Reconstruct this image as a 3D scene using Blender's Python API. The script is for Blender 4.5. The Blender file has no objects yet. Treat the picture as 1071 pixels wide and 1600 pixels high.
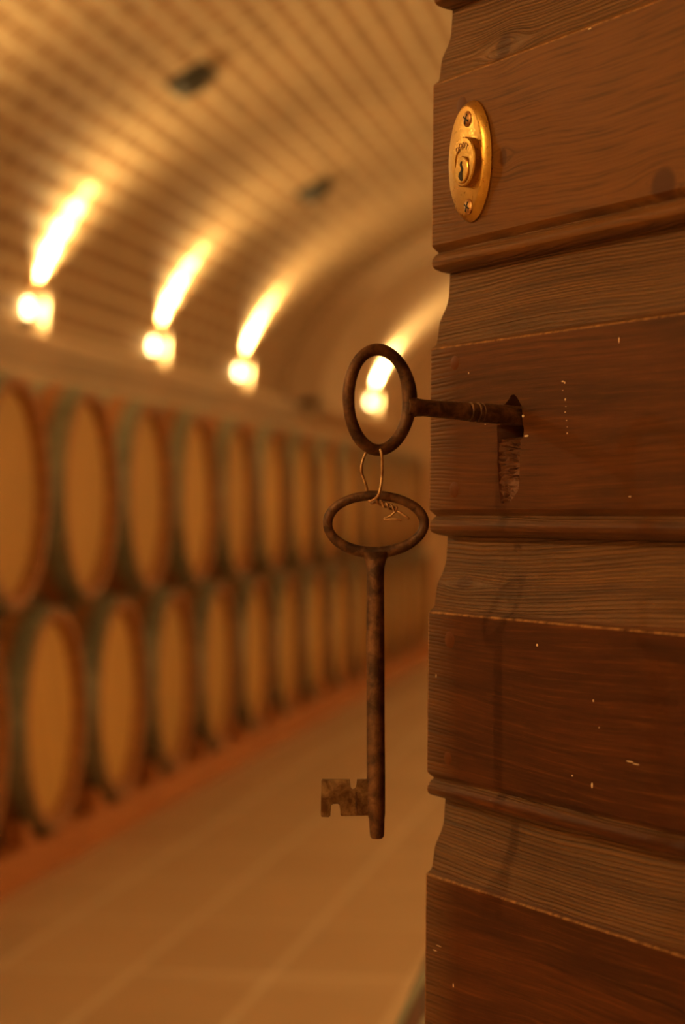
import bpy, bmesh, math, random
from mathutils import Vector, Matrix
random.seed(7)
PI = math.pi
S = bpy.context.scene
C = S.collection

# ------------------------------------------------------------------ camera, world, exposure
F = 3600.0                       # focal length in pixels of the 1071x1600 frame
CAM_H = 0.985
YAW = math.radians(8.69)         # camera looks this far left of the cellar's long axis (+Y)
cam_d = bpy.data.cameras.new('camera')
cam = bpy.data.objects.new('camera', cam_d); C.objects.link(cam)
cam_d.sensor_fit = 'VERTICAL'; cam_d.sensor_height = 24.0; cam_d.lens = F / 1600 * 24
cam.location = (0, 0, CAM_H); cam.rotation_euler = (PI / 2, 0, YAW)
cam_d.shift_y = -3 / 1600
cam_d.clip_start = 0.02; cam_d.clip_end = 60
cam_d.dof.use_dof = True; cam_d.dof.focus_distance = 1.20; cam_d.dof.aperture_fstop = 54 / 10.8
S.camera = cam
vs = S.view_settings
vs.view_transform = 'Standard'; vs.look = 'None'; vs.gamma = 1.0; vs.use_curve_mapping = False
vs.exposure = 1.1
W = bpy.data.worlds.new('world'); S.world = W; W.use_nodes = True
W.node_tree.nodes['Background'].inputs[0].default_value = (0.02, 0.012, 0.006, 1)
W.node_tree.nodes['Background'].inputs[1].default_value = 0.2
S.cycles.use_denoising = True
S.cycles.sample_clamp_indirect = 6.0
S.cycles.max_bounces = 10; S.cycles.diffuse_bounces = 6; S.cycles.glossy_bounces = 4
S.cycles.caustics_reflective = False; S.cycles.caustics_refractive = False
LAMP = (1.0, 0.70, 0.27)         # tungsten, seen under a daylight balance
P_NARROW, P_WIDE, P_TUBE, P_PENDANT = 440.0, 36.0, 7.0, 68.0

def at(px, py, Z):
    """the place in the world that lies Z metres ahead of the camera in that direction"""
    X = (px - 535.5) / F * Z
    return Vector((X * math.cos(YAW) - Z * math.sin(YAW), X * math.sin(YAW) + Z * math.cos(YAW),
                   CAM_H + (797 - py) / F * Z))

# ------------------------------------------------------------------ node helper
class NT:
    def __init__(s, name):
        s.m = bpy.data.materials.new(name); s.m.use_nodes = True
        s.t = s.m.node_tree; s.b = s.t.nodes['Principled BSDF']
    def put(s, sock, v):
        if isinstance(v, bpy.types.NodeSocket): s.t.links.new(v, sock)
        elif isinstance(v, (tuple, list)) and len(v) == 3 and sock.type == 'RGBA': sock.default_value = (*v, 1)
        else: sock.default_value = v
    def n(s, typ, ins={}, **kw):
        nd = s.t.nodes.new(typ)
        for k, v in kw.items(): setattr(nd, k, v)
        for k, v in ins.items(): s.put(nd.inputs[k], v)
        return nd
    def math(s, op, a, b=0.0, c=0.0, clamp=False):
        nd = s.n('ShaderNodeMath', operation=op, use_clamp=clamp)
        s.put(nd.inputs[0], a); s.put(nd.inputs[1], b); s.put(nd.inputs[2], c)
        return nd.outputs[0]
    def mix(s, f, a, b, mode='MIX'):
        nd = s.n('ShaderNodeMix', data_type='RGBA', blend_type=mode)
        s.put(nd.inputs[0], f); s.put(nd.inputs[6], a); s.put(nd.inputs[7], b)
        return nd.outputs[2]
    def xyz(s, x, y, z):
        return s.n('ShaderNodeCombineXYZ', {0: x, 1: y, 2: z}).outputs[0]
    def noise(s, vec, scale=1.0, detail=4.0, rough=0.55, dist=0.0):
        return s.n('ShaderNodeTexNoise', {'Vector': vec, 'Scale': scale, 'Detail': detail, 'Roughness': rough, 'Distortion': dist}).outputs[0]
    def ramp(s, f, a, b, c0=0.0, c1=1.0):
        return s.n('ShaderNodeMapRange', {'Value': f, 'From Min': a, 'From Max': b, 'To Min': c0, 'To Max': c1}).outputs[0]
    def obj(s):
        o = s.n('ShaderNodeTexCoord').outputs['Object']
        sp = s.n('ShaderNodeSeparateXYZ', {0: o})
        return o, sp.outputs[0], sp.outputs[1], sp.outputs[2]
    def bump(s, h, dist, strength=1.0):
        s.put(s.b.inputs['Normal'], s.n('ShaderNodeBump', {'Height': h, 'Distance': dist, 'Strength': strength}).outputs[0])
    def set(s, **kw):
        for k, v in kw.items(): s.put(s.b.inputs[k.replace('_', ' ')], v)
        return s.m

# ------------------------------------------------------------------ mesh helpers
def obj(name, bm, mats, parent=None, smooth=False):
    me = bpy.data.meshes.new(name)
    bmesh.ops.recalc_face_normals(bm, faces=bm.faces)
    bm.to_mesh(me); bm.free()
    for m in (mats if isinstance(mats, (list, tuple)) else [mats]): me.materials.append(m)
    if smooth:
        me.polygons.foreach_set('use_smooth', [True] * len(me.polygons))
        if smooth != 'all': me.set_sharp_from_angle(angle=math.radians(float(smooth)))
    o = bpy.data.objects.new(name, me); C.objects.link(o)
    if parent: o.parent = parent
    return o
def struct(name, bm, m, parent=None, smooth=False):
    o = obj(name, bm, m, parent, smooth)
    if not parent: o['kind'] = 'structure'
    return o
def thing(name, label, cat, loc=(0, 0, 0), rot=(0, 0, 0), group=None):
    o = bpy.data.objects.new(name, None); C.objects.link(o)
    o.location = loc; o.rotation_euler = rot; o.empty_display_size = 0.05
    o['label'] = label; o['category'] = cat
    if group: o['group'] = group
    return o
def box(bm, x0, x1, y0, y1, z0, z1, bevel=0.0, seg=2):
    v = [bm.verts.new((x, y, z)) for x in (x0, x1) for y in (y0, y1) for z in (z0, z1)]
    fs = [bm.faces.new([v[i] for i in q]) for q in ((0, 1, 3, 2), (4, 6, 7, 5), (0, 4, 5, 1), (2, 3, 7, 6), (0, 2, 6, 4), (1, 5, 7, 3))]
    if bevel:
        es = list({e for f in fs for e in f.edges})
        bmesh.ops.bevel(bm, geom=es, offset=bevel, segments=seg, profile=0.5, affect='EDGES')
    return bm
def prism(bm, pts, y0, y1):
    """closed outline pts (x, z) drawn out along y"""
    a = [bm.verts.new((x, y0, z)) for x, z in pts]; b = [bm.verts.new((x, y1, z)) for x, z in pts]
    n = len(pts)
    for i in range(n): bm.faces.new((a[i], a[(i + 1) % n], b[(i + 1) % n], b[i]))
    bm.faces.new(a); bm.faces.new(b[::-1])
    return bm
def lathe(bm, prof, seg=48, axis='X', closed=False):
    """prof (a, r): position on the axis and radius"""
    rings = []
    for a, r in prof:
        if r < 1e-6:
            p = {'X': (a, 0, 0), 'Y': (0, a, 0), 'Z': (0, 0, a)}[axis]
            rings.append([bm.verts.new(p)]); continue
        ring = []
        for k in range(seg):
            c, s_ = math.cos(2 * PI * k / seg) * r, math.sin(2 * PI * k / seg) * r
            ring.append(bm.verts.new({'X': (a, c, s_), 'Y': (c, a, s_), 'Z': (c, s_, a)}[axis]))
        rings.append(ring)
    pairs = list(zip(rings, rings[1:])) + ([(rings[-1], rings[0])] if closed else [])
    for p, q in pairs:
        for k in range(seg):
            k2 = (k + 1) % seg
            if len(p) == 1 and len(q) == 1: continue
            if len(p) == 1: bm.faces.new((p[0], q[k], q[k2]))
            elif len(q) == 1: bm.faces.new((p[k], q[0], p[k2]))
            else: bm.faces.new((p[k], q[k], q[k2], p[k2]))
    return bm
def tube(bm, pts, rad, seg=12, closed=False, flat=1.0, flat_axis=None):
    pts = [Vector(p) for p in pts]; n = len(pts)
    if not isinstance(rad, (list, tuple)): rad = [rad] * n
    up = None; rings = []
    for i, p in enumerate(pts):
        if closed: t = pts[(i + 1) % n] - pts[i - 1]
        else: t = pts[min(i + 1, n - 1)] - pts[max(i - 1, 0)]
        t.normalize()
        if flat_axis is not None: up = Vector(flat_axis)
        elif up is None: up = Vector((0, 0, 1)) if abs(t.z) < 0.9 else Vector((1, 0, 0))
        u = (up - t * up.dot(t)).normalized(); v = t.cross(u)
        if flat_axis is None: up = u
        rings.append([bm.verts.new(p + (u * math.cos(a) * flat + v * math.sin(a)) * rad[i])
                      for a in (2 * PI * k / seg for k in range(seg))])
    for i in range(n if closed else n - 1):
        a, b = rings[i], rings[(i + 1) % n]
        for k in range(seg): bm.faces.new((a[k], a[(k + 1) % seg], b[(k + 1) % seg], b[k]))
    if not closed:
        bm.faces.new(rings[0][::-1]); bm.faces.new(rings[-1])
    return bm
def spline(pts, per=8):
    pts = [Vector(p) for p in pts]; out = []
    P = [pts[0] * 2 - pts[1]] + pts + [pts[-1] * 2 - pts[-2]]
    for i in range(1, len(P) - 2):
        for k in range(per):
            t = k / per; a, b, c, d = P[i - 1], P[i], P[i + 1], P[i + 2]
            out.append(0.5 * ((2 * b) + (c - a) * t + (2 * a - 5 * b + 4 * c - d) * t * t + (3 * b - a - 3 * c + d) * t ** 3))
    out.append(pts[-1]); return out

# ------------------------------------------------------------------ materials
def mat_brick():
    M = NT('thin_brick_courses')
    uv = M.n('ShaderNodeTexCoord').outputs['UV']
    br = M.n('ShaderNodeTexBrick', {'Vector': uv, 'Color1': (0.27, 0.145, 0.062), 'Color2': (0.38, 0.215, 0.10), 'Mortar': (0.66, 0.50, 0.31),
             'Scale': 1.0, 'Mortar Size': 0.0155, 'Mortar Smooth': 0.3, 'Bias': 0.0, 'Brick Width': 0.27, 'Row Height': 0.098})
    br.offset = 0.5
    big = M.noise(uv, 1.3, 3); fine = M.noise(uv, 22, 5)
    c = M.mix(M.ramp(big, 0.35, 0.7), br.outputs[0], (0.40, 0.24, 0.12), 'MIX')
    c = M.mix(0.35, br.outputs[0], c)
    c = M.mix(M.ramp(fine, 0.35, 0.75, 0, 0.35), c, (0.50, 0.34, 0.19))
    h = M.math('ADD', M.math('MULTIPLY', br.outputs[1], 0.9), M.math('MULTIPLY', fine, 0.35))
    M.bump(h, 0.012, 0.9)
    return M.set(Base_Color=c, Roughness=0.62)
def mat_plaster(name, a, b, rough=0.8, scale=3.0):
    M = NT(name); o, x, y, z = M.obj()
    f = M.noise(o, scale, 5); g = M.noise(o, 40, 4)
    M.bump(g, 0.003, 0.5)
    return M.set(Base_Color=M.mix(M.ramp(f, 0.3, 0.7), a, b), Roughness=rough)
def mat_floor():
    M = NT('stone_floor_tiles'); o, x, y, z = M.obj()
    v = M.xyz(M.math('ADD', x, 0.885), y, 0.0)
    br = M.n('ShaderNodeTexBrick', {'Vector': v, 'Color1': (0.52, 0.36, 0.22), 'Color2': (0.60, 0.43, 0.27), 'Mortar': (0.74, 0.60, 0.43),
             'Scale': 1.0, 'Mortar Size': 0.011, 'Mortar Smooth': 0.2, 'Bias': 0.0, 'Brick Width': 0.301, 'Row Height': 0.60})
    br.offset = 0.0
    n1 = M.noise(o, 5, 5)
    c = M.mix(M.ramp(n1, 0.35, 0.7, 0, 0.4), br.outputs[0], (0.62, 0.45, 0.30))
    M.bump(M.math('ADD', br.outputs[1], M.math('MULTIPLY', M.noise(o, 60), 0.3)), 0.002, 0.5)
    return M.set(Base_Color=c, Roughness=0.42)
def mat_oak(name, a, b, axis, rough=0.6, width=0.07, gap=0.06):
    """boards of random tone across one axis; grain along the other"""
    M = NT(name); o, x, y, z = M.obj()
    if axis == 'ANG':
        ang = M.math('ARCTAN2', z, y); t = M.math('MULTIPLY', ang, 24 / (2 * PI)); lx, ly = x, ang
        vec = M.xyz(M.math('MULTIPLY', x, 3), M.math('MULTIPLY', ang, 40), 0.0)
    else:
        t = M.math('DIVIDE', y, width)
        vec = M.xyz(M.math('MULTIPLY', y, 60), M.math('MULTIPLY', z, 4), 0.0)
    fl = M.math('FLOOR', t); fr = M.math('FRACT', t)
    wn = M.n('ShaderNodeTexWhiteNoise', {'W': fl}, noise_dimensions='1D').outputs[0]
    oi = M.n('ShaderNodeObjectInfo').outputs['Random']
    g = M.noise(vec, 1.0, 5)
    f = M.math('ADD', M.math('MULTIPLY', wn, 0.5), M.math('MULTIPLY', g, 0.5))
    c = M.mix(f, a, b)
    c = M.mix(M.math('MULTIPLY', oi, 0.35), c, tuple(k * 0.6 for k in a))
    edge = M.math('LESS_THAN', M.math('MINIMUM', fr, M.math('SUBTRACT', 1.0, fr)), gap)
    c = M.mix(M.math('MULTIPLY', edge, 0.7), c, tuple(k * 0.3 for k in a))
    M.bump(M.math('SUBTRACT', M.math('MULTIPLY', g, 0.3), edge), 0.003, 0.6)
    return M.set(Base_Color=c, Roughness=rough)
def mat_metal(name, a, b, scale, rough0, rough1, metallic=1.0, bump=0.0003, bscale=None, lo=0.4, hi=0.65):
    M = NT(name); o, x, y, z = M.obj()
    f = M.noise(o, scale, 6, 0.6, 0.4); g = M.noise(o, bscale or scale * 6, 5, 0.65)
    M.bump(M.math('ADD', f, M.math('MULTIPLY', g, 0.7)), bump, 0.8)
    M.set(Base_Color=M.mix(M.ramp(f, lo, hi), a, b), Metallic=metallic, Roughness=M.ramp(g, 0.35, 0.65, rough0, rough1))
    return M.m
PER = 0.1471                      # height of one moulded board of the door
Z_BEAD = CAM_H + (797 - 838) / F * 1.29   # underside of the bead below the keyhole
KNOTS = [  # (along the door, height, half length, half height) of the knots
    (0.079, 1.2300, 0.0085, 0.0085), (0.0865, 1.1705, 0.0042, 0.0052), (0.243, 1.136, 0.011, 0.0085),
    (0.110, 0.706, 0.006, 0.006), (0.03, 0.945, 0.010, 0.004), (0.52, 1.10, 0.012, 0.009),
    (0.40, 0.86, 0.01, 0.009), (0.63, 0.77, 0.012, 0.01), (0.30, 1.33, 0.01, 0.009)]
def mat_door():
    M = NT('old_stained_pine'); o, x, y, z = M.obj()
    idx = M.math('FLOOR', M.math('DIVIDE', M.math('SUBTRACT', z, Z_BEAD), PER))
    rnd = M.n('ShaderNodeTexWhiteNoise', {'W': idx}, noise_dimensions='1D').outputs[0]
    off = M.math('MULTIPLY', rnd, 7.0)
    # growth rings: height, plus what the moulding cuts deeper into, plus slow wander along the board
    slow = M.noise(M.xyz(M.math('ADD', M.math('MULTIPLY', x, 2.6), off), M.math('MULTIPLY', z, 9.0), off), 1.0, 1)
    tip = M.noise(M.xyz(M.math('ADD', M.math('MULTIPLY', x, 12.0), off), M.math('MULTIPLY', z, 18.0), 3.0), 1.0, 2)
    v = M.math('ADD', z, M.math('MULTIPLY', y, 0.8))
    v = M.math('ADD', v, M.math('MULTIPLY', slow, 0.030))
    v = M.math('ADD', v, M.math('MULTIPLY', tip, 0.0035))
    knot = None
    for kx, kz, a, b in KNOTS:
        dx = M.math('SUBTRACT', x, kx); dz = M.math('SUBTRACT', z, kz)
        q = M.math('ADD', M.math('POWER', M.math('DIVIDE', M.math('ABSOLUTE', dx), a * 2.6), 2.0),
                   M.math('POWER', M.math('DIVIDE', M.math('ABSOLUTE', dz), b * 1.9), 2.0))
        e = M.math('EXPONENT', M.math('MULTIPLY', q, -1.0))
        sg = M.math('TANH', M.math('MULTIPLY', dz, 3.0 / b))
        v = M.math('SUBTRACT', v, M.math('MULTIPLY', M.math('MULTIPLY', e, sg), b * 0.85))
        k = M.ramp(M.math('ADD', M.math('POWER', M.math('DIVIDE', M.math('ABSOLUTE', dx), a), 2.0),
                          M.math('POWER', M.math('DIVIDE', M.math('ABSOLUTE', dz), b), 2.0)), 1.15, 0.55)
        knot = k if knot is None else M.math('MAXIMUM', knot, k)
    line = M.noise(M.xyz(M.math('ADD', M.math('MULTIPLY', x, 1.2), off), M.math('MULTIPLY', v, 330.0), 1.7), 1.0, 2, 0.5)
    per = M.math('FRACT', M.math('ADD', M.math('DIVIDE', v, 0.0024), M.math('MULTIPLY', line, 0.9)))
    saw = M.ramp(M.math('ABSOLUTE', M.math('SUBTRACT', per, 0.5)), 0.46, 0.18)
    ring = M.math('ADD', M.math('MULTIPLY', saw, 0.62), M.math('MULTIPLY', M.ramp(line, 0.36, 0.64), 0.38))
    fib = M.noise(M.xyz(M.math('MULTIPLY', x, 90.0), M.math('MULTIPLY', v, 1900.0), M.math('MULTIPLY', y, 900.0)), 1.0, 3, 0.6)
    blot = M.noise(M.xyz(M.math('ADD', M.math('MULTIPLY', x, 4.5), off), M.math('MULTIPLY', v, 60.0), off), 1.0, 4, 0.6)
    # weathered where the moulding is cut back and at the board ends
    weather = M.math('MAXIMUM', M.ramp(y, 0.001, 0.0045), M.ramp(x, 0.035, 0.0, 0.0, 0.5))
    dark, mid, pale = (0.022, 0.0044, 0.0010), (0.070, 0.0165, 0.0032), (0.125, 0.050, 0.0125)
    c = M.mix(M.ramp(blot, 0.3, 0.72), dark, mid)
    c = M.mix(M.ramp(idx, -0.3, 1.0, 0.0, 0.75), c, (0.130, 0.047, 0.0090))  # upper boards tinted lighter: light from above painted in, plus own board tone
    c = M.mix(M.math('MULTIPLY', weather, M.ramp(blot, 0.3, 0.6, 0.45, 0.95)), c, pale)
    late = M.mix(0.7, c, (0.028, 0.009, 0.003))
    c = M.mix(M.math('MULTIPLY', M.math('SUBTRACT', 1.0, ring), M.math('ADD', 0.30, M.math('MULTIPLY', weather, 0.55))), c, late)
    c = M.mix(M.ramp(fib, 0.55, 0.8, 0.0, 0.22), c, (0.19, 0.08, 0.026))
    streak = M.noise(M.xyz(M.math('ADD', M.math('MULTIPLY', x, 14.0), off), M.math('MULTIPLY', v, 520.0), 5.0), 1.0, 3, 0.6)
    c = M.mix(M.ramp(streak, 0.50, 0.70, 0.0, 0.55), c, (0.016, 0.0035, 0.0008))
    c = M.mix(M.ramp(streak, 0.46, 0.30, 0.0, 0.25), c, (0.17, 0.055, 0.011))
    # worn arrises: top edge of each raised field and the sawn end
    lz = M.math('MULTIPLY', M.math('FRACT', M.math('DIVIDE', M.math('SUBTRACT', z, Z_BEAD), PER)), PER)
    ew = M.math('SUBTRACT', x, M.math('MULTIPLY', M.math('SUBTRACT', z, CAM_H), 0.0205))
    wn_ = M.noise(M.xyz(M.math('MULTIPLY', x, 160.0), 0.0, M.math('MULTIPLY', z, 160.0)), 1.0, 3)
    w1 = M.ramp(M.math('ABSOLUTE', M.math('SUBTRACT', lz, 0.1046)), 0.0009, 0.0003)
    w2 = M.math('MULTIPLY', M.ramp(ew, 0.0009, 0.0001), M.ramp(y, 0.003, 0.0005))
    c = M.mix(M.math('MULTIPLY', M.math('MAXIMUM', w1, w2), M.ramp(wn_, 0.35, 0.65, 0.05, 0.75)), c, (0.32, 0.15, 0.05))
    c = M.mix(M.math('MULTIPLY', knot, 0.85), c, (0.045, 0.011, 0.003))
    h = M.math('ADD', M.math('MULTIPLY', ring, M.math('ADD', 0.035, M.math('MULTIPLY', weather, 1.0))),
               M.math('MULTIPLY', fib, M.math('ADD', 0.07, M.math('MULTIPLY', weather, 0.35))))
    M.bump(h, 0.0007, 1.0)
    r = M.math('ADD', M.math('MULTIPLY', fib, 0.16), M.math('ADD', 0.42, M.math('MULTIPLY', weather, 0.06)))
    return M.set(Base_Color=c, Roughness=r, Specular_IOR_Level=M.math('ADD', 0.11, M.math('MULTIPLY', weather, 0.22)))
def mat_plain(name, col, rough=0.6, **kw):
    M = NT(name); o, x, y, z = M.obj()
    f = M.noise(o, kw.pop('scale', 30), 4)
    return M.set(Base_Color=M.mix(f, tuple(k * 0.75 for k in col), tuple(min(1, k * 1.2) for k in col)), Roughness=rough, **kw)

BRICK = mat_brick()
PLASTER = mat_plaster('ochre_plaster', (0.64, 0.47, 0.29), (0.74, 0.56, 0.37))
PLASTER2 = mat_plaster('smooth_plaster', (0.60, 0.43, 0.27), (0.68, 0.50, 0.33), 0.6)
CORN = mat_plaster('cornice_stone', (0.68, 0.51, 0.33), (0.76, 0.59, 0.41), 0.7)
FLOOR = mat_floor()
STAVE = mat_oak('barrel_staves', (0.30, 0.115, 0.035), (0.42, 0.18, 0.06), 'ANG', gap=0.05)
STAVE_SHADE = mat_oak('shade_painted_staves', (0.085, 0.026, 0.008), (0.12, 0.04, 0.012), 'ANG', gap=0.05)  # same stave oak, darkened: shade behind the door put into the colour
HEAD = mat_oak('barrel_head_boards', (0.52, 0.275, 0.06), (0.62, 0.35, 0.085), 'Y', 0.55, 0.085, 0.02)
HOOP = mat_metal('galvanised_hoop', (0.22, 0.23, 0.18), (0.36, 0.37, 0.29), 12, 0.4, 0.6, 0.75, 0.0005)
BEAM = mat_oak('rack_timber', (0.40, 0.13, 0.03), (0.50, 0.18, 0.045), 'Y', 0.6, 0.5, 0.0)
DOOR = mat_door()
RAW = mat_plain('raw_cut_wood', (0.11, 0.036, 0.012), 0.75, scale=400)
PEG = mat_plain('peg_end_grain', (0.075, 0.019, 0.004), 0.5, scale=250, Specular_IOR_Level=0.12)
SPECK = mat_plain('pale_paint_specks', (0.62, 0.45, 0.27), 0.6)
BRASS = mat_metal('aged_brass', (0.38, 0.20, 0.036), (0.52, 0.295, 0.065), 90, 0.26, 0.44, 1.0, 0.00008, lo=0.3, hi=0.7)
SCREW = mat_metal('tarnished_screw', (0.30, 0.13, 0.04), (0.52, 0.30, 0.12), 300, 0.3, 0.5, 1.0, 0.0001)
IRON = mat_metal('rusted_iron', (0.040, 0.014, 0.005), (0.150, 0.062, 0.022), 120, 0.38, 0.62, 0.55, 0.0005, 900)
BITM = mat_metal('worn_iron_bit', (0.08, 0.036, 0.014), (0.24, 0.145, 0.070), 160, 0.3, 0.5, 0.75, 0.0003, 900)
WIRE = mat_metal('rusty_wire', (0.22, 0.085, 0.03), (0.50, 0.30, 0.14), 200, 0.35, 0.5, 0.7, 0.0001)
BLACK = mat_plain('blackened_slot', (0.012, 0.006, 0.004), 0.8)
FIXT = mat_plain('dark_lacquered_metal', (0.045, 0.038, 0.026), 0.45)
GLOW = NT('glowing_bulb'); GLOW.set(Base_Color=(1, 0.9, 0.7), Emission_Color=LAMP, Emission_Strength=8.0); GLOW = GLOW.m

# ------------------------------------------------------------------ the cellar
Y0, Y1, Y2 = -3.2, 14.5, 18.2        # back wall, step to the narrower bay, end wall
A1, B1, A2, B2 = 2.6, 1.43, 2.36, 1.33
Z0 = CAM_H + 0.65                    # springing of the vault
Z0B = Z0 - 0.08
def vault(name, a, b, y0, y1, mat, thick=0.35):
    bm = bmesh.new(); uvl = bm.loops.layers.uv.new('UVMap'); n = 64
    th = [PI * k / n for k in range(n + 1)]
    inn = [(-a * math.cos(t), Z0 + b * math.sin(t)) for t in th]; out = [(-(a + thick) * math.cos(t), Z0 + (b + thick) * math.sin(t)) for t in th]
    arc = [0]
    for p, q in zip(inn, inn[1:]): arc.append(arc[-1] + math.dist(p, q))
    def skin(pr):
        return [[bm.verts.new((x, y, z)) for x, z in pr] for y in (y0, y1)]
    I, O = skin(inn), skin(out)
    for P in (I, O):
        for k in range(n):
            f = bm.faces.new((P[0][k], P[1][k], P[1][k + 1], P[0][k + 1]))
            for l, (yy, aa) in zip(f.loops, ((y0, arc[k]), (y1, arc[k]), (y1, arc[k + 1]), (y0, arc[k + 1]))): l[uvl].uv = (yy, aa)
    for e in (0, 1):
        for k in range(n): bm.faces.new((I[e][k], I[e][k + 1], O[e][k + 1], O[e][k]))
    for k in (0, n): bm.faces.new((I[0][k], I[1][k], O[1][k], O[0][k]))
    return struct(name, bm, mat, smooth=30)
vault('ceiling', A1, B1, Y0, Y1, BRICK)
vault('ceiling', A2, B2, Y1, Y2, PLASTER2, 0.59)
for sx, side in ((-1, 'left'), (1, 'right')):
    bm = bmesh.new(); xs = sorted((sx * A1, sx * (A1 + 0.3)))
    box(bm, xs[0], xs[1], Y0, Y2, 0, Z0); struct('wall_' + side, bm, PLASTER)
bm = bmesh.new(); box(bm, -3.0, 3.0, Y2, Y2 + 0.3, 0, 3.6); struct('wall_back', bm, PLASTER2)
bm = bmesh.new(); box(bm, -3.0, 3.0, Y0 - 0.3, Y0, 0, 3.6); struct('wall_front', bm, PLASTER)
bm = bmesh.new(); box(bm, -3.0, 3.0, Y0, Y2 + 0.3, -0.2, 0); struct('floor', bm, FLOOR)
for i, sx in enumerate((-1, 1)):     # moulded cornice below the vault
    pr = [(0, -0.085), (0.03, -0.08), (0.045, -0.05), (0.075, -0.03), (0.10, 0.0), (0.105, 0.02), (0.10, 0.035), (0.02, 0.06), (0, 0.06)]
    bm = bmesh.new(); prism(bm, [(sx * (A1 - u), Z0 + w) for u, w in pr], Y0, Y1)
    struct('trim_%d' % (i + 1), bm, CORN, smooth=40)
    bm = bmesh.new(); prism(bm, [(sx * (A1 + 0.001 - u), Z0 + w) for u, w in [(0, -0.05), (0.10, -0.05), (0.24, -0.04), (0.30, -0.01), (0.30, 0.03), (0.23, 0.06), (0, 0.06)]], Y1, Y2)
    struct('trim_%d' % (i + 3), bm, CORN, smooth=40)

# ------------------------------------------------------------------ wall lights that wash the vault
def light(name, typ, loc, parent, energy, rot=(0, 0, 0), **kw):
    d = bpy.data.lights.new(name, typ); d.energy = energy; d.color = LAMP
    for k, v in kw.items(): setattr(d, k, v)
    o = bpy.data.objects.new(name, d); C.objects.link(o); o.location = loc; o.rotation_euler = rot; o.parent = parent
    return o
def sconce(label):
    t = thing('wall_light', label, 'wall light')
    # origin on the wall face at the foot of the fitting, +X into the room
    bm = bmesh.new()
    out = [(0.012, -0.075), (0.10, -0.06), (0.10, 0.06), (0.012, 0.075)]; inn = [(0.022, -0.062), (0.090, -0.049), (0.090, 0.049), (0.022, 0.062)]
    def ring(pr, z, s=1.0): return [bm.verts.new((x * s, y * s, z)) for x, y in pr]
    r = [ring(out, 0.0, 0.8), ring(out, 0.20), ring(inn, 0.20), ring(inn, 0.05)]
    for p, q in zip(r, r[1:]):
        for k in range(4): bm.faces.new((p[k], p[(k + 1) % 4], q[(k + 1) % 4], q[k]))
    bm.faces.new(r[0]); bm.faces.new(r[-1])
    obj('housing', bm, CORN, t)
    bm = bmesh.new(); lathe(bm, [(0.055, 0), (0.055, 0.018), (0.08, 0.026), (0.105, 0.020), (0.115, 0)], 16, 'Z')
    for v in bm.verts: v.co.x += 0.056
    obj('bulb', bm, GLOW, t, smooth='all')
    bm = bmesh.new(); lathe(bm, [(0.085, 0), (0.09, 0.014), (0.135, 0.016), (0.15, 0.008), (0.155, 0)], 12, 'Z')
    for v in bm.verts: v.co.x += 0.03; v.co.y -= 0.105
    obj('lamp_tube', bm, GLOW, t, smooth='all')
    bm = bmesh.new(); box(bm, 0.0, 0.035, -0.118, 0.03, 0.05, 0.085, 0.004); obj('bracket', bm, FIXT, t)
    return t
SC = [(-1, y) for y in (8.8, 10.9, 13.0, 6.7, 4.6, 2.5, 0.4, -1.7)] + [(1, y) for y in (8.8, 10.9, 13.0, 6.7, 4.6, 2.5, 0.4, -1.7)] + [(-1, 16.7), (1, 16.7)]
LB = {(-1, 8.8): 'lit wall light nearest the camera of those in view, left of its row',
      (-1, 10.9): 'second lit wall light in view from the left, between two others',
      (-1, 13.0): 'third lit wall light from the left, last before the pale end bay',
      (-1, 16.7): 'lit wall light in the pale end bay, seen through the upper key ring'}
for sx, y in SC:
    a = A1 if y < Y1 else A2
    t = sconce(LB.get((sx, y), 'lit wall light outside the picture on the %s cellar wall' % ('left' if sx < 0 else 'right')))
    t['group'] = 'uplights along the vault' if (sx, y) in LB else 'uplights out of view, %s wall' % ('left' if sx < 0 else 'right')
    t.location = (sx * a, y, Z0 + 0.02); t.rotation_euler = (0, 0, 0 if sx < 0 else PI)
    light('beam', 'SPOT', (0.060, 0, 0.135), t, P_NARROW * (0.45 if y < 1 else 1.0), (0, PI + math.radians(9), 0), spot_size=math.radians(38), spot_blend=1.0, shadow_soft_size=0.012)
    light('glow', 'SPOT', (0.085, 0, 0.225), t, P_WIDE * (0.7 if y < 1 else 1.0), (0, PI + math.radians(28), 0), spot_size=math.radians(150), spot_blend=1.0, shadow_soft_size=0.03)
    light('tube_light', 'SPOT', (0.055, -0.105, 0.12), t, P_TUBE if sx < 0 else 22.0, (0, math.radians(-76), 0), spot_size=math.radians(155), spot_blend=0.7, shadow_soft_size=0.022)

# hanging lamp near the doorway, behind the photographer
px_, py_, pz_ = -1.85, -0.55, 2.33
t = thing('pendant_lamp', 'hanging lamp with a dark shade, outside the picture behind the photographer', 'lamp', (px_, py_, pz_))
bm = bmesh.new(); lathe(bm, [(0.05, 0.02), (0.045, 0.03), (-0.02, 0.13), (-0.024, 0.13), (0.04, 0.024), (0.045, 0.015)], 28, 'Z', closed=True); obj('lamp_shade', bm, FIXT, t, smooth=40)
ztop = Z0 + B1 * math.sqrt(1 - (px_ / A1) ** 2) - pz_ + 0.02
bm = bmesh.new(); tube(bm, [(0, 0, 0.03), (0, 0, ztop)], 0.006, 8); obj('cord', bm, FIXT, t)
bm = bmesh.new(); lathe(bm, [(0.035, 0), (0.03, 0.014), (0.0, 0.03), (-0.022, 0.02), (-0.03, 0)], 16, 'Z'); obj('bulb', bm, GLOW, t, smooth='all')
light('pendant_light', 'POINT', (0, 0, -0.075), t, P_PENDANT, shadow_soft_size=0.04)

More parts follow.
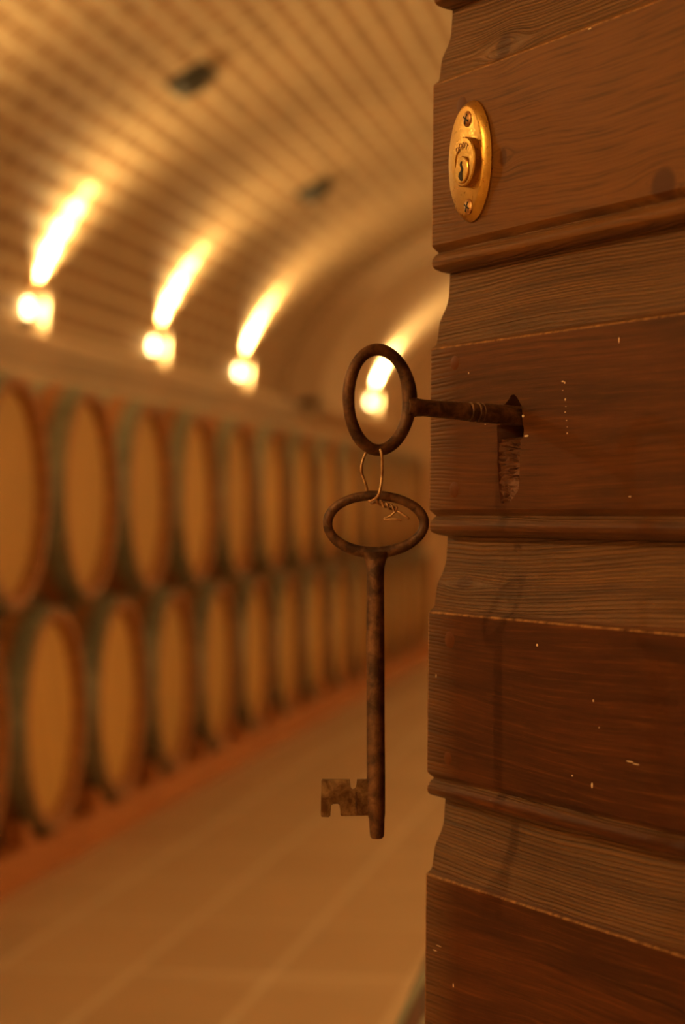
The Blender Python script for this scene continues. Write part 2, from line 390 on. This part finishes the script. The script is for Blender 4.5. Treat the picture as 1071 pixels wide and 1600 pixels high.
# ------------------------------------------------------------------ small dark fixtures on the vault
for (px, py, Z, lab) in ((299, 119, 8.72, 'small dark fixture on the brick vault above the first wall light'),
                         (491, 291, 11.65, 'small dark fixture on the brick vault above the second wall light')):
    p = at(px, py, Z); x = p.x
    zc = Z0 + B1 * math.sqrt(1 - (x / A1) ** 2)
    nx, nz = x / A1 ** 2, (zc - Z0) / B1 ** 2; tilt = math.atan2(nx, nz)
    t = thing('ceiling_fixture', lab, 'ceiling fixture', (x, p.y, zc), (0, tilt, 0), 'dark fixtures on the vault')
    bm = bmesh.new(); box(bm, -0.085, 0.085, -0.13, 0.13, -0.018, 0.02, 0.005); obj('mount_plate', bm, FIXT, t)
    bm = bmesh.new(); lathe(bm, [(-0.05, 0), (-0.05, 0.055), (-0.044, 0.062), (-0.012, 0.066), (-0.012, 0)], 20, 'Z'); obj('housing', bm, FIXT, t, smooth=40)

# ------------------------------------------------------------------ barrels
BL, RH, RB = 0.87, 0.297, 0.349
def brad(u):                        # outer radius at distance u from the front chime
    q = (u / BL - 0.5) * 2; return RB - (RB - RH) * abs(q) ** 2.1
def make_barrel():
    t = thing('wine_barrel', 'x', 'barrel')
    bm = bmesh.new()
    pr = [(-0.045, 0.266), (-0.002, 0.272), (0.0, 0.276), (0.0, RH - 0.003), (-0.003, RH)]
    pr += [(-u, brad(u)) for u in [BL * k / 20 for k in range(1, 20)]] + [(-BL + 0.003, RH), (-BL, RH - 0.003), (-BL, 0.276), (-BL + 0.034, 0.266)]
    lathe(bm, pr, 48); obj('staves', bm, STAVE, t, smooth=40)
    for xx, nm in ((-0.045, 'head'), (-BL + 0.034, 'head')):
        bm = bmesh.new(); lathe(bm, [(xx - 0.012, 0), (xx - 0.012, 0.267), (xx + 0.012, 0.267), (xx + 0.012, 0)], 48); obj(nm, bm, HEAD, t, smooth=40)
    for u, w in ((0.004, 0.052), (0.115, 0.038), (0.265, 0.042), (BL - 0.307, 0.042), (BL - 0.153, 0.038), (BL - 0.056, 0.052)):
        bm = bmesh.new(); r0, r1 = brad(u), brad(u + w)
        lathe(bm, [(-u, r0 + 0.0005), (-u, r0 + 0.004), (-u - w, r1 + 0.004), (-u - w, r1 + 0.0005)], 48, closed=True)
        obj('hoop', bm, HOOP, t, smooth=40)
    return t
def copy_thing(r):
    c = r.copy(); C.objects.link(c)
    for ch in r.children:
        d = ch.copy(); C.objects.link(d); d.parent = c
    return c
XH, SP = -1.71, 0.735
proto = make_barrel(); first = True
ORD = ['first', 'second', 'third', 'fourth', 'fifth', 'sixth', 'seventh', 'eighth', 'ninth', 'tenth', 'eleventh', 'twelfth', 'thirteenth', 'fourteenth']
for row, (y_first, zc, nm) in enumerate(((6.07, 0.420, 'lower'), (5.7025, 1.030, 'upper'))):
    for k in range(-3, 13):
        if row == 1 and k == 12: pass
        o = proto if first else copy_thing(proto); first = False
        o.location = (XH, y_first + SP * k, zc); o.rotation_euler = (random.uniform(0, 6.28), 0, 0)
        o['group'] = 'oak barrels in the %s row' % nm
        vis = k + 1 if row else k + 2       # the leftmost in view is cut by the picture's edge
        if vis < 1: o['label'] = 'oak wine barrel of the %s row, beyond the left edge of the picture' % nm; o['group'] += ', out of view'
        elif vis == 1: o['label'] = 'oak wine barrel of the %s row cut off by the left edge of the picture' % nm
        elif k == 12: o['label'] = 'oak wine barrel at the far end of the %s row, beside the door edge' % nm
        else: o['label'] = 'oak wine barrel in the %s row, %s from the left edge' % (nm, ORD[vis - 1])
# timber rails with wedges under the lower row
for x0, lab in ((-1.812, 'front orange timber rail on the floor under the barrel row'), (-2.565, 'rear timber rail by the wall under the barrel row')):
    t = thing('barrel_rail', lab, 'rail', (x0, 0, 0), group='rails under the barrels')
    bm = bmesh.new(); box(bm, 0, 0.085, 3.3, 15.6, 0, 0.099, 0.006); obj('beam', bm, BEAM, t)
    for k in range(-3, 13):
        for sgn in (-1, 1):
            yc = 6.07 + SP * k + sgn * 0.155
            bm = bmesh.new(); w = 0.075
            v = [bm.verts.new((x, yc + sgn * y, z)) for x in (0.010, 0.075) for y, z in ((-0.05, 0.0985), (w, 0.0985), (w, 0.0985 + 0.070), (w - 0.03, 0.0985 + 0.062))]
            for q in ((0, 1, 2, 3), (7, 6, 5, 4), (0, 4, 5, 1), (1, 5, 6, 2), (2, 6, 7, 3), (3, 7, 4, 0)): bm.faces.new([v[i] for i in q])
            obj('wedge', bm, BEAM, t)
# the barrel that peeps out low behind the door edge
o = copy_thing(proto)
pm = at(1168, 1777, 2.2); pm.z = 0.386; ax = math.radians(-97) + YAW
pc = pm + Vector((math.cos(ax), math.sin(ax), 0)) * BL / 2
o.location = pc
o.rotation_euler = (0, 0, ax); o['label'] = 'barrel with shade painted on, lying low behind the door, only its rim showing at the door foot'
if 'group' in o: del o['group']
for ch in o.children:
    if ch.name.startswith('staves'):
        ch.data = ch.data.copy(); ch.data.materials[0] = STAVE_SHADE
t = thing('barrel_cradle', 'low timber cradle under the single barrel behind the door', 'cradle', (pc.x, pc.y, 0), (0, 0, ax))
zb = pc.z
for u in (0.06, 0.70):
    bm = bmesh.new(); r = max(brad(u), brad(u + 0.09)) + 0.007
    pts = [(-0.30, 0), (0.30, 0), (0.30, 0.13)]
    a0 = [k / 12 for k in range(13)]
    arc = []
    for q in a0:
        yy = 0.24 - 0.48 * q; arc.append((yy, zb - math.sqrt(r * r - yy * yy)))
    arc = [(yy, max(z_, 0.012)) for yy, z_ in arc]
    pts += arc + [(-0.30, 0.13)]
    v = [[bm.verts.new((-u - d, y, z)) for y, z in pts] for d in (0, 0.09)]
    n = len(pts)
    for k in range(n): bm.faces.new((v[0][k], v[0][(k + 1) % n], v[1][(k + 1) % n], v[1][k]))
    bm.faces.new(v[0]); bm.faces.new(v[1][::-1]); obj('bearer', bm, BEAM, t)

# ------------------------------------------------------------------ the door
AL = math.radians(24.3)
DX, DZ = (672 - 535.5) / F * 1.29, 1.29
DW = (math.sin(AL), -math.cos(AL)); DN = (-math.cos(AL), -math.sin(AL))
D0 = at(672, 797, 1.29)
ROT = -(PI / 2 - AL) + YAW
def dpt(px, py, t=0.0):
    """door coordinates (along, height) of the spot seen there, t in front of the face"""
    r = (px - 535.5) / F
    w = (r * (DZ + t * DN[1]) - (DX + t * DN[0])) / (DW[0] - r * DW[1])
    Z = DZ + w * DW[1] + t * DN[1]
    return w, CAM_H + (797 - py) / F * Z
door = bpy.data.objects.new('door_1', None); C.objects.link(door)
door.location = (D0.x, D0.y, 0); door.rotation_euler = (0, 0, ROT); door['kind'] = 'structure'
DLEN, DTH = 0.86, 0.048
mm = 0.001
# board profile: (height above the bead underside of this board, how far cut back)
PX = 0.3583 * mm; TX = 0.40 * mm
prof = [(838 - 837.5, 29), (838 - 835.5, 15), (838 - 832, 5), (838 - 828, 1.2), (838 - 822.5, 0), (838 - 817, 1.2), (838 - 813, 4.0), (838 - 809.5, 6.5),
        (838 - 807.0, 10.5), (838 - 805.5, 10.5), (838 - 801.5, 5.0), (838 - 797.5, 1.0), (838 - 795.5, 0)]
prof += [(838 - 546.5, 0), (838 - 545.3, 0.7), (838 - 542, 4.5), (838 - 539, 8.0), (838 - 534.5, 9.6), (838 - 522, 11.2), (838 - 511, 12.4), (838 - 504, 13.6), (838 - 497, 16.0),
         (838 - 490, 19.0), (838 - 483, 22.2), (838 - 476, 24.6), (838 - 470, 26.2), (838 - 463, 27.3), (838 - 450, 28.0), (838 - 440, 28.6), (838 - 431, 29)]
prof = [(a * PX, b * TX) for a, b in prof]
prof[-1] = (PER - 0.15 * mm, prof[-1][1]); prof[0] = (0.0, prof[0][1])
def edge_w(z): return (z - CAM_H) * 0.0205 - 0.0005     # the sawn ends are a little out of plumb
WS = [0, 0.004, 0.02, 0.05, 0.1, 0.2, 0.3, 0.45, 0.6, DLEN]
def board(z0, z1=None, name='board'):
    bm = bmesh.new(); pr = [(z0 + a, b) for a, b in prof]
    if z1 is not None: pr = [(z, b) for z, b in pr if z > z1]; pr = [(z1, pr[0][1])] + pr
    full = pr + [(pr[-1][0], DTH), (pr[0][0], DTH)]
    cols = []
    for w in WS:
        cols.append([bm.verts.new((w + (edge_w(z) if w < 0.1 else 0), y, z)) for z, y in full])
    n = len(full)
    for a, b in zip(cols, cols[1:]):
        for k in range(n): bm.faces.new((a[k], a[(k + 1) % n], b[(k + 1) % n], b[k]))
    bm.faces.new(cols[0]); bm.faces.new(cols[-1][::-1])
    return obj(name, bm, [DOOR, RAW], door, smooth=28)
boards = {}
for k in range(-6, 8):
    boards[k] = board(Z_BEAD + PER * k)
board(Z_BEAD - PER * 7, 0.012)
# chiselled keyhole in the board with the key
outline = [(777, 664), (777.5, 690), (777.5, 720), (779, 750), (781, 772), (783, 786), (790, 788), (797, 786.5), (805, 774), (811, 765), (812, 742), (813.5, 710), (814.5, 688), (818, 683),
           (819.5, 672), (817, 660), (817, 648), (815.5, 634), (811, 625), (804, 616), (799, 618), (795, 625), (788, 633), (789, 650), (785, 662)]
ow = [dpt(x, y) for x, y in outline]
dense = []
for i, p in enumerate(ow):
    q = ow[(i + 1) % len(ow)]; n = max(1, int(math.dist(p, q) / 0.0016))
    for k in range(n):
        f = k / n; dense.append((p[0] + (q[0] - p[0]) * f + random.uniform(-1, 1) * 0.00025, p[1] + (q[1] - p[1]) * f + random.uniform(-1, 1) * 0.00025))
xl, xr = min(p[0] for p in ow), max(p[0] for p in ow)
zt, zb_ = max(p[1] for p in ow), min(p[1] for p in ow)
bm = bmesh.new()
front = [bm.verts.new((x, -0.004, z)) for x, z in dense]
f = bm.faces.new(front)
geo = bmesh.ops.extrude_face_region(bm, geom=[f])
nf = [g for g in geo['geom'] if isinstance(g, bmesh.types.BMFace)]
nv = [g for g in geo['geom'] if isinstance(g, bmesh.types.BMVert)]
cx = sum(p[0] for p in dense) / len(dense)
for v in nv: v.co.y = 0.0005; v.co.x = cx + (v.co.x - cx) * 0.99
bmesh.ops.triangulate(bm, faces=nf)
floorf = [fc for fc in bm.faces if all(abs(v.co.y - 0.0005) < 1e-6 for v in fc.verts)]
for _ in range(3):
    bmesh.ops.subdivide_edges(bm, edges=list({e for fc in floorf for e in fc.edges if not e.is_boundary and sum(1 for g in e.link_faces if g in floorf) == 2}), cuts=1, use_grid_fill=True)
    floorf = [fc for fc in bm.faces if all(abs(v.co.y - 0.0005) < 1e-6 for v in fc.verts)]
bmesh.ops.triangulate(bm, faces=floorf)
rim = set(nv)
from mathutils import noise as mnoise
for v in bm.verts:
    if v in front: continue
    if abs(v.co.y - 0.0005) < 1e-6:
        hz = (v.co.z - zb_) / (zt - zb_)
        fx = min(1.0, max(0.0, (v.co.x - xl) / (xr - xl)))
        d = 0.0007 + 0.0060 * fx ** 1.2 * min(1, 0.25 + hz / 0.5)
        if hz > 0.60: d += 0.024 * min(1, (hz - 0.60) / 0.05)
        rough = mnoise.noise(Vector((v.co.x * 260 + v.co.z * 180, v.co.z * 900 - v.co.x * 500, 3))) * 0.0022 + mnoise.noise(Vector((v.co.x * 900, v.co.z * 900, 8))) * 0.0008
        v.co.y = (0.0006 + (d * 0.55 if v in rim else d)) + rough * (0.3 if v in rim else 1)
        if v in rim: v.co.x = cx + (v.co.x - cx) * 0.93
bm.normal_update()
bmesh.ops.recalc_face_normals(bm, faces=bm.faces)
cme = bpy.data.meshes.new('cutter'); bm.to_mesh(cme); bm.free(); cme.materials.append(DOOR); cme.materials.append(RAW)
for p in cme.polygons: p.material_index = 1
cut = bpy.data.objects.new('cutter', cme); C.objects.link(cut); cut.parent = door
tgt = boards[0]
md = tgt.modifiers.new('hole', 'BOOLEAN'); md.operation = 'DIFFERENCE'; md.object = cut; md.solver = 'EXACT'; md.material_mode = 'INDEX'
dg = bpy.context.evaluated_depsgraph_get()
nm_ = bpy.data.meshes.new_from_object(tgt.evaluated_get(dg), preserve_all_data_layers=True, depsgraph=dg)
tgt.modifiers.clear(); tgt.data = nm_
bpy.data.objects.remove(cut)
boards[0]['label'] = 'board with a chiselled keyhole'
# pegs, specks
for px, py, r in ((711, 567, 0.0032), (710, 765, 0.0036), (703, 1000, 0.0038), (700, 1185, 0.0030), (722, 165, 0.0040)):
    w, z = dpt(px, py); bm = bmesh.new()
    lathe(bm, [(-0.00025, 0), (-0.0002, r * 0.8), (0.0002, r), (0.012, r), (0.012, 0)], 20, 'Y')
    for v in bm.verts: v.co.x = v.co.x * 1.7 + w; v.co.z = v.co.z * 1.35 + z
    obj('peg', bm, PEG, door, smooth=40)
bm = bmesh.new()
for px, py, sx, sz in ((880, 596, 2, 1.2), (883, 598, 1, 2), (880, 610, .7, .7), (884, 624, 1.2, 2.2), (885, 635, .6, .8), (884, 644, 1.0, 1.4), (886, 657, .6, .8), (887, 667, .6, .7), (887, 677, 1.0, 1.6),
                       (840, 1008, 1.6, 2.6), (928, 1095, 1.0, 2.4), (937, 1137, .9, 1.1), (895, 1212, 1.0, 1.8), (926, 1227, 1.3, 5), (682, 1056, .6, 3.0), (968, 531, .7, 5), (985, 1190, 7, 1.0), (995, 1194, 6, .8),
                       (818, 650, 2.2, 2.4), (823, 681, 4.5, 1.8), (759, 663, 1.2, .7), (985, 776, 2, 1), (709, 1540, .7, 4), (680, 1485, 4, .8), (686, 1478, 5, .6), (733, 583, .6, 1.8), (922, 45, 3, 1.2), (916, 447, 5, 1.2)):
    w, z = dpt(px, py)
    s = 1.0 / (F / (DZ + w * DW[1]))
    if py in (447,): continue
    n = 7; vv = [bm.verts.new((w + math.cos(2 * PI * k / n) * sx * s / 0.5 * random.uniform(.7, 1), -0.0002, z + math.sin(2 * PI * k / n) * sz * s * random.uniform(.7, 1))) for k in range(n)]
    vb = [bm.verts.new((v.co.x, 0.0002, v.co.z)) for v in vv]
    bm.faces.new(vv); bm.faces.new(vb[::-1])
    for k in range(n): bm.faces.new((vv[k], vv[(k + 1) % n], vb[(k + 1) % n], vb[k]))
o = obj('chips', bm, SPECK, door); o.name = 'paint_chipping'; o['kind'] = 'stuff'; o['label'] = 'pale chips and specks on the boards'

# brass lock
lw, lz = dpt(737, 252, 0.001)
def oval(bm, rings, n=56):
    rr = []
    for y, a, b in rings:
        rr.append([bm.verts.new((a * math.cos(2 * PI * k / n), y, b * math.sin(2 * PI * k / n))) for k in range(n)])
    for p, q in zip(rr, rr[1:]):
        for k in range(n): bm.faces.new((p[k], p[(k + 1) % n], q[(k + 1) % n], q[k]))
    bm.faces.new(rr[0]); bm.faces.new(rr[-1][::-1])
    return bm
bm = bmesh.new()
oval(bm, [(0.001, .0230, .0328), (-.0010, .0230, .0328), (-.0016, .0226, .0324), (-.0030, .0216, .0314), (-.0041, .0205, .0303), (-.0046, .0198, .0296), (-.0048, .0190, .0288)])
for v in bm.verts: v.co.x += lw; v.co.z += lz
esc = obj('lock_escutcheon', bm, BRASS, door, smooth=25); esc['label'] = 'oval brass lock plate'
TXF = -.0048
cw, cz = dpt(724, 253, 0.009)
bm = bmesh.new(); lathe(bm, [(0.0, .0134), (-.0040, .0134), (-.0048, .0128), (-.0050, .0084), (-.0044, .0082), (-.0044, 0)], 48, 'Y')
for v in bm.verts: v.co.x += cw; v.co.y += TXF + 0.0002; v.co.z += cz
cyl = obj('lock_cylinder', bm, BRASS, esc, smooth=30)
pw, pz = dpt(723.5, 265.5, 0.0095)
bm = bmesh.new(); lathe(bm, [(0.0, .0073), (-.0054, .0073), (-.0058, .0068), (-.0058, 0)], 40, 'Y')
for v in bm.verts: v.co.x += pw; v.co.y += TXF + 0.0002; v.co.z += pz
obj('lock_plug', bm, BRASS, esc, smooth=30)
bm = bmesh.new()   # wavy key slot
ys = TXF - 0.00585
sl = [(0.0002, 0.0044, .0008), (-.0006, 0.0028, .0009), (.0007, 0.0010, .0010), (.0012, -0.0002, .0011), (-.0006, -0.0016, .0018), (-.0010, -0.0034, .0021), (.0000, -0.0050, .0016), (.0004, -.0060, .0008)]
L = [(pw + x - h, z + pz) for x, z, h in sl] + [(pw + x + h, z + pz) for x, z, h in sl[::-1]]
prism_pts = L
a = [bm.verts.new((x, ys, z)) for x, z in L]; b = [bm.verts.new((x, ys + .001, z)) for x, z in L]
for i in range(len(L)): bm.faces.new((a[i], a[(i + 1) % len(L)], b[(i + 1) % len(L)], b[i]))
bm.faces.new(a); bm.faces.new(b[::-1]); obj('key_slot', bm, BLACK, esc)
for (px, py) in ((730, 186), (731.5, 323)):
    sw, sz = dpt(px, py, 0.0052)
    bm = bmesh.new(); lathe(bm, [(0.0004, .0044), (-.0004, .0043), (-.0010, .0034), (-.0013, .0018), (-.0013, 0)], 24, 'Y')
    for v in bm.verts: v.co.x += sw; v.co.y += TXF; v.co.z += sz
    s_ = obj('screw', bm, SCREW, esc, smooth=40)
    bm = bmesh.new()
    for ang in (0.5, 0.5 + PI / 2):
        m4 = Matrix.Rotation(ang, 4, 'Y'); k0 = len(bm.verts)
        box(bm, -.0029, .0029, -.0003, .0004, -.00045, .00045); bm.verts.ensure_lookup_table()
        for v in bm.verts[k0:]: v.co = m4 @ v.co
    for v in bm.verts: v.co.x += sw; v.co.y += TXF - .0012; v.co.z += sz
    obj('screw_slot', bm, BLACK, esc)
# stamped letters in an arc on the cylinder face
for i, ch in enumerate('DOMT'):
    cu = bpy.data.curves.new('letter', 'FONT'); cu.body = ch; cu.size = 0.0044; cu.extrude = 0.00012; cu.align_x = 'CENTER'
    to = bpy.data.objects.new('letter', cu); C.objects.link(to)
    dg = bpy.context.evaluated_depsgraph_get(); dg.update()
    me = bpy.data.meshes.new_from_object(to.evaluated_get(dg)); bpy.data.objects.remove(to)
    a_ = math.radians(33 - 22 * i)
    me.transform(Matrix.Translation((cw - math.sin(a_) * .0086, TXF - .0049, cz + math.cos(a_) * .0086 - .0012)) @ Matrix.Rotation(-a_ , 4, 'Y') @ Matrix.Rotation(PI / 2, 4, 'X'))
    me.materials.append(SCREW)
    lo = bpy.data.objects.new('stamped_letter', me); C.objects.link(lo); lo.parent = esc

# ------------------------------------------------------------------ the key in the door
kw_, kz_ = dpt(808, 649.5)
key1 = thing('iron_key', 'rusty iron key pushed into the keyhole, its oval ring standing upright', 'key',
             door.matrix_basis @ Vector((kw_, 0, kz_)) , (0, 0, ROT))
key1.rotation_euler = (math.radians(-3.2), 0, ROT)
# local: -Y points out of the door, Z up
bm = bmesh.new()
pr = [(0.0135, 0), (0.0135, .0047), (0.0, .0051), (-.018, .0050), (-.0205, .0050), (-.0208, .0045), (-.0216, .0045), (-.0220, .0052), (-.0232, .0052), (-.0236, .0044), (-.0246, .0044), (-.0250, .0051),
      (-.0276, .0051), (-.0281, .0043), (-.0290, .0043), (-.0294, .0049), (-.0315, .0048), (-.045, .0044), (-.054, .0043), (-.058, .0047), (-.0615, .0058), (-.064, .0050), (-.064, 0)]
lathe(bm, pr, 28, 'Y'); obj('shank', bm, IRON, key1, smooth=35)
def bow(cy, cz, ay, az, r, flat, tilt, plane, thick=None, n=96):
    pts = []; rad = []
    for k in range(n):
        a = 2 * PI * k / n; y, z = ay * math.cos(a), az * math.sin(a)
        wob = 1 + 0.012 * math.sin(3 * a + 1)
        y, z = y * wob, z * wob
        y, z = y * math.cos(tilt) - z * math.sin(tilt), y * math.sin(tilt) + z * math.cos(tilt)
        pts.append((0, cy + y, cz + z) if plane == 'YZ' else (cy + y, 0, cz + z))
        rad.append(r * (thick(a) if thick else 1) * (1 + 0.03 * math.sin(5 * a)))
    bm = bmesh.new(); tube(bm, pts, rad, 16, True, flat, (1, 0, 0) if plane == 'YZ' else (0, 1, 0)); return bm
bm = bow(-.0795, .0024, .0171, .0254, .0031, 0.85, math.radians(3), 'YZ', lambda a: 1.0 + 0.28 * math.exp(-((a if a < PI else a - 2 * PI) / 0.5) ** 2))
obj('bow', bm, IRON, key1, smooth='all')

# ------------------------------------------------------------------ the hanging key
ZK = 1.168
kp = at(587, 797, ZK)
sc = ZK / F
def kx(px): return (px - 587) * sc
def kz(py): return (797 - py) * sc
key2 = thing('iron_key', 'long rusty iron key hanging by wire from the other key', 'key', kp, (0, 0, YAW))
bm = bow(0, kz(818.5), 75.5 * sc, 44.5 * sc, 7.6 * sc, 0.8, 0, 'XZ', lambda a: 1 + 0.22 * math.exp(-((a - 1.5 * PI) / 0.7) ** 2) )
obj('bow', bm, IRON, key2, smooth='all')
pts = []; rad = []
for py, r, dx in ((862, 22, 0), (868, 20, 0), (876, 16.5, 0), (886, 14.2, 0), (900, 13.6, 0), (940, 13.8, 0), (1000, 14.3, 0), (1080, 14.2, 0.2), (1150, 14.2, .5), (1215, 14.4, .8), (1262, 14.2, 1), (1274, 13.4, 1.6), (1278, 12.5, 2), (1300, 11.4, 2.4), (1307, 10.6, 2.4), (1310, 8, 2.4)):
    pts.append((dx * sc, 0, kz(py))); rad.append(r * sc)
bm = bmesh.new(); tube(bm, pts, rad, 24, False, 1.0, (0, 1, 0)); 
for v in bm.verts:
    if v.co.z > kz(885): v.co.y *= 0.62
obj('shank', bm, IRON, key2, smooth=40)
bitp = [(580, 1217), (558, 1217.5), (557, 1231), (554, 1234), (550, 1234), (547.5, 1231), (547, 1217.5), (504, 1217.5), (502.5, 1220), (502, 1240), (501.5, 1273), (503, 1276), (514, 1276.5), (516.5, 1274), (517, 1257), (521, 1254.5), (529, 1254.5), (531.5, 1257), (532.5, 1273), (534, 1274.5), (580, 1274)]
bm = bmesh.new()
a = [bm.verts.new((kx(x), -.0016, kz(y))) for x, y in bitp]; b = [bm.verts.new((kx(x), .0016, kz(y))) for x, y in bitp]
for i in range(len(a)): bm.faces.new((a[i], a[(i + 1) % len(a)], b[(i + 1) % len(a)], b[i]))
fa = bm.faces.new(a); fb = bm.faces.new(b[::-1])
bmesh.ops.bevel(bm, geom=list(fa.edges) + list(fb.edges), offset=0.0003, segments=2, profile=0.5, affect='EDGES')
bito = obj('bit', bm, BITM, key2, smooth=30)
bm = bmesh.new(); box(bm, kx(555.5), kx(558.5), -.0019, -.0013, kz(1272), kz(1237), .0001); obj('bit_ridge', bm, IRON, bito)

# ------------------------------------------------------------------ wire loop that joins the keys
ringz = 1.170
def wp(px, py, d): return at(px, py, ZK + d)
tw = thing('wire_loop', 'thin rusty wire twisted round both key rings, joining them', 'wire')
over = [wp(588, 783, -.001), wp(581, 786, .004), wp(575, 775, .0085), wp(574, 766, .0075), wp(570, 752, .006), wp(565, 737, .006), wp(567, 720, .0062), wp(573, 706, .0072), wp(579, 698.5, .006), wp(585, 696, .0015), wp(591, 698, -.0035),
        wp(596, 707, -.0056), wp(597.5, 722, -.005), wp(597, 745, -.004), wp(594.5, 765, -.0052), wp(590, 776, -.0046), wp(582, 782, -.0030), wp(577, 783, -.0015), wp(580, 779, .0005)]
bm = bmesh.new(); tube(bm, spline(over, 8), 2.3 * sc, 8); obj('strand', bm, WIRE, tw, smooth='all')
tw1, tw2 = [], []
P0_, P1_ = Vector((586, 782)), Vector((620, 796))
for k in range(33):
    f = k / 32; c = P0_.lerp(P1_, f); a_ = f * 2 * PI * 2.1
    for lst, ph in ((tw1, 0), (tw2, PI)):
        lst.append(wp(c.x - math.cos(a_ + ph) * 1.0, c.y + math.cos(a_ + ph) * 3.2, -.001 + math.sin(a_ + ph) * 3.0 * sc))
tail1 = spline([tw1[-1], wp(626, 801, -.002), wp(640, 811, -.003)], 6)
tail2 = spline([tw2[-1], wp(617, 800, -.001), wp(611, 806, -.001), wp(602, 810, -.001), wp(603, 811.5, -.0015), wp(615, 811, -.002), wp(628, 812.5, -.002)], 6)
bm = bmesh.new(); tube(bm, tw1 + tail1[1:], 2.0 * sc, 8); obj('twist_end', bm, WIRE, tw, smooth='all')
bm = bmesh.new(); tube(bm, tw2 + tail2[1:], 2.0 * sc, 8); obj('twist_end', bm, WIRE, tw, smooth='all')
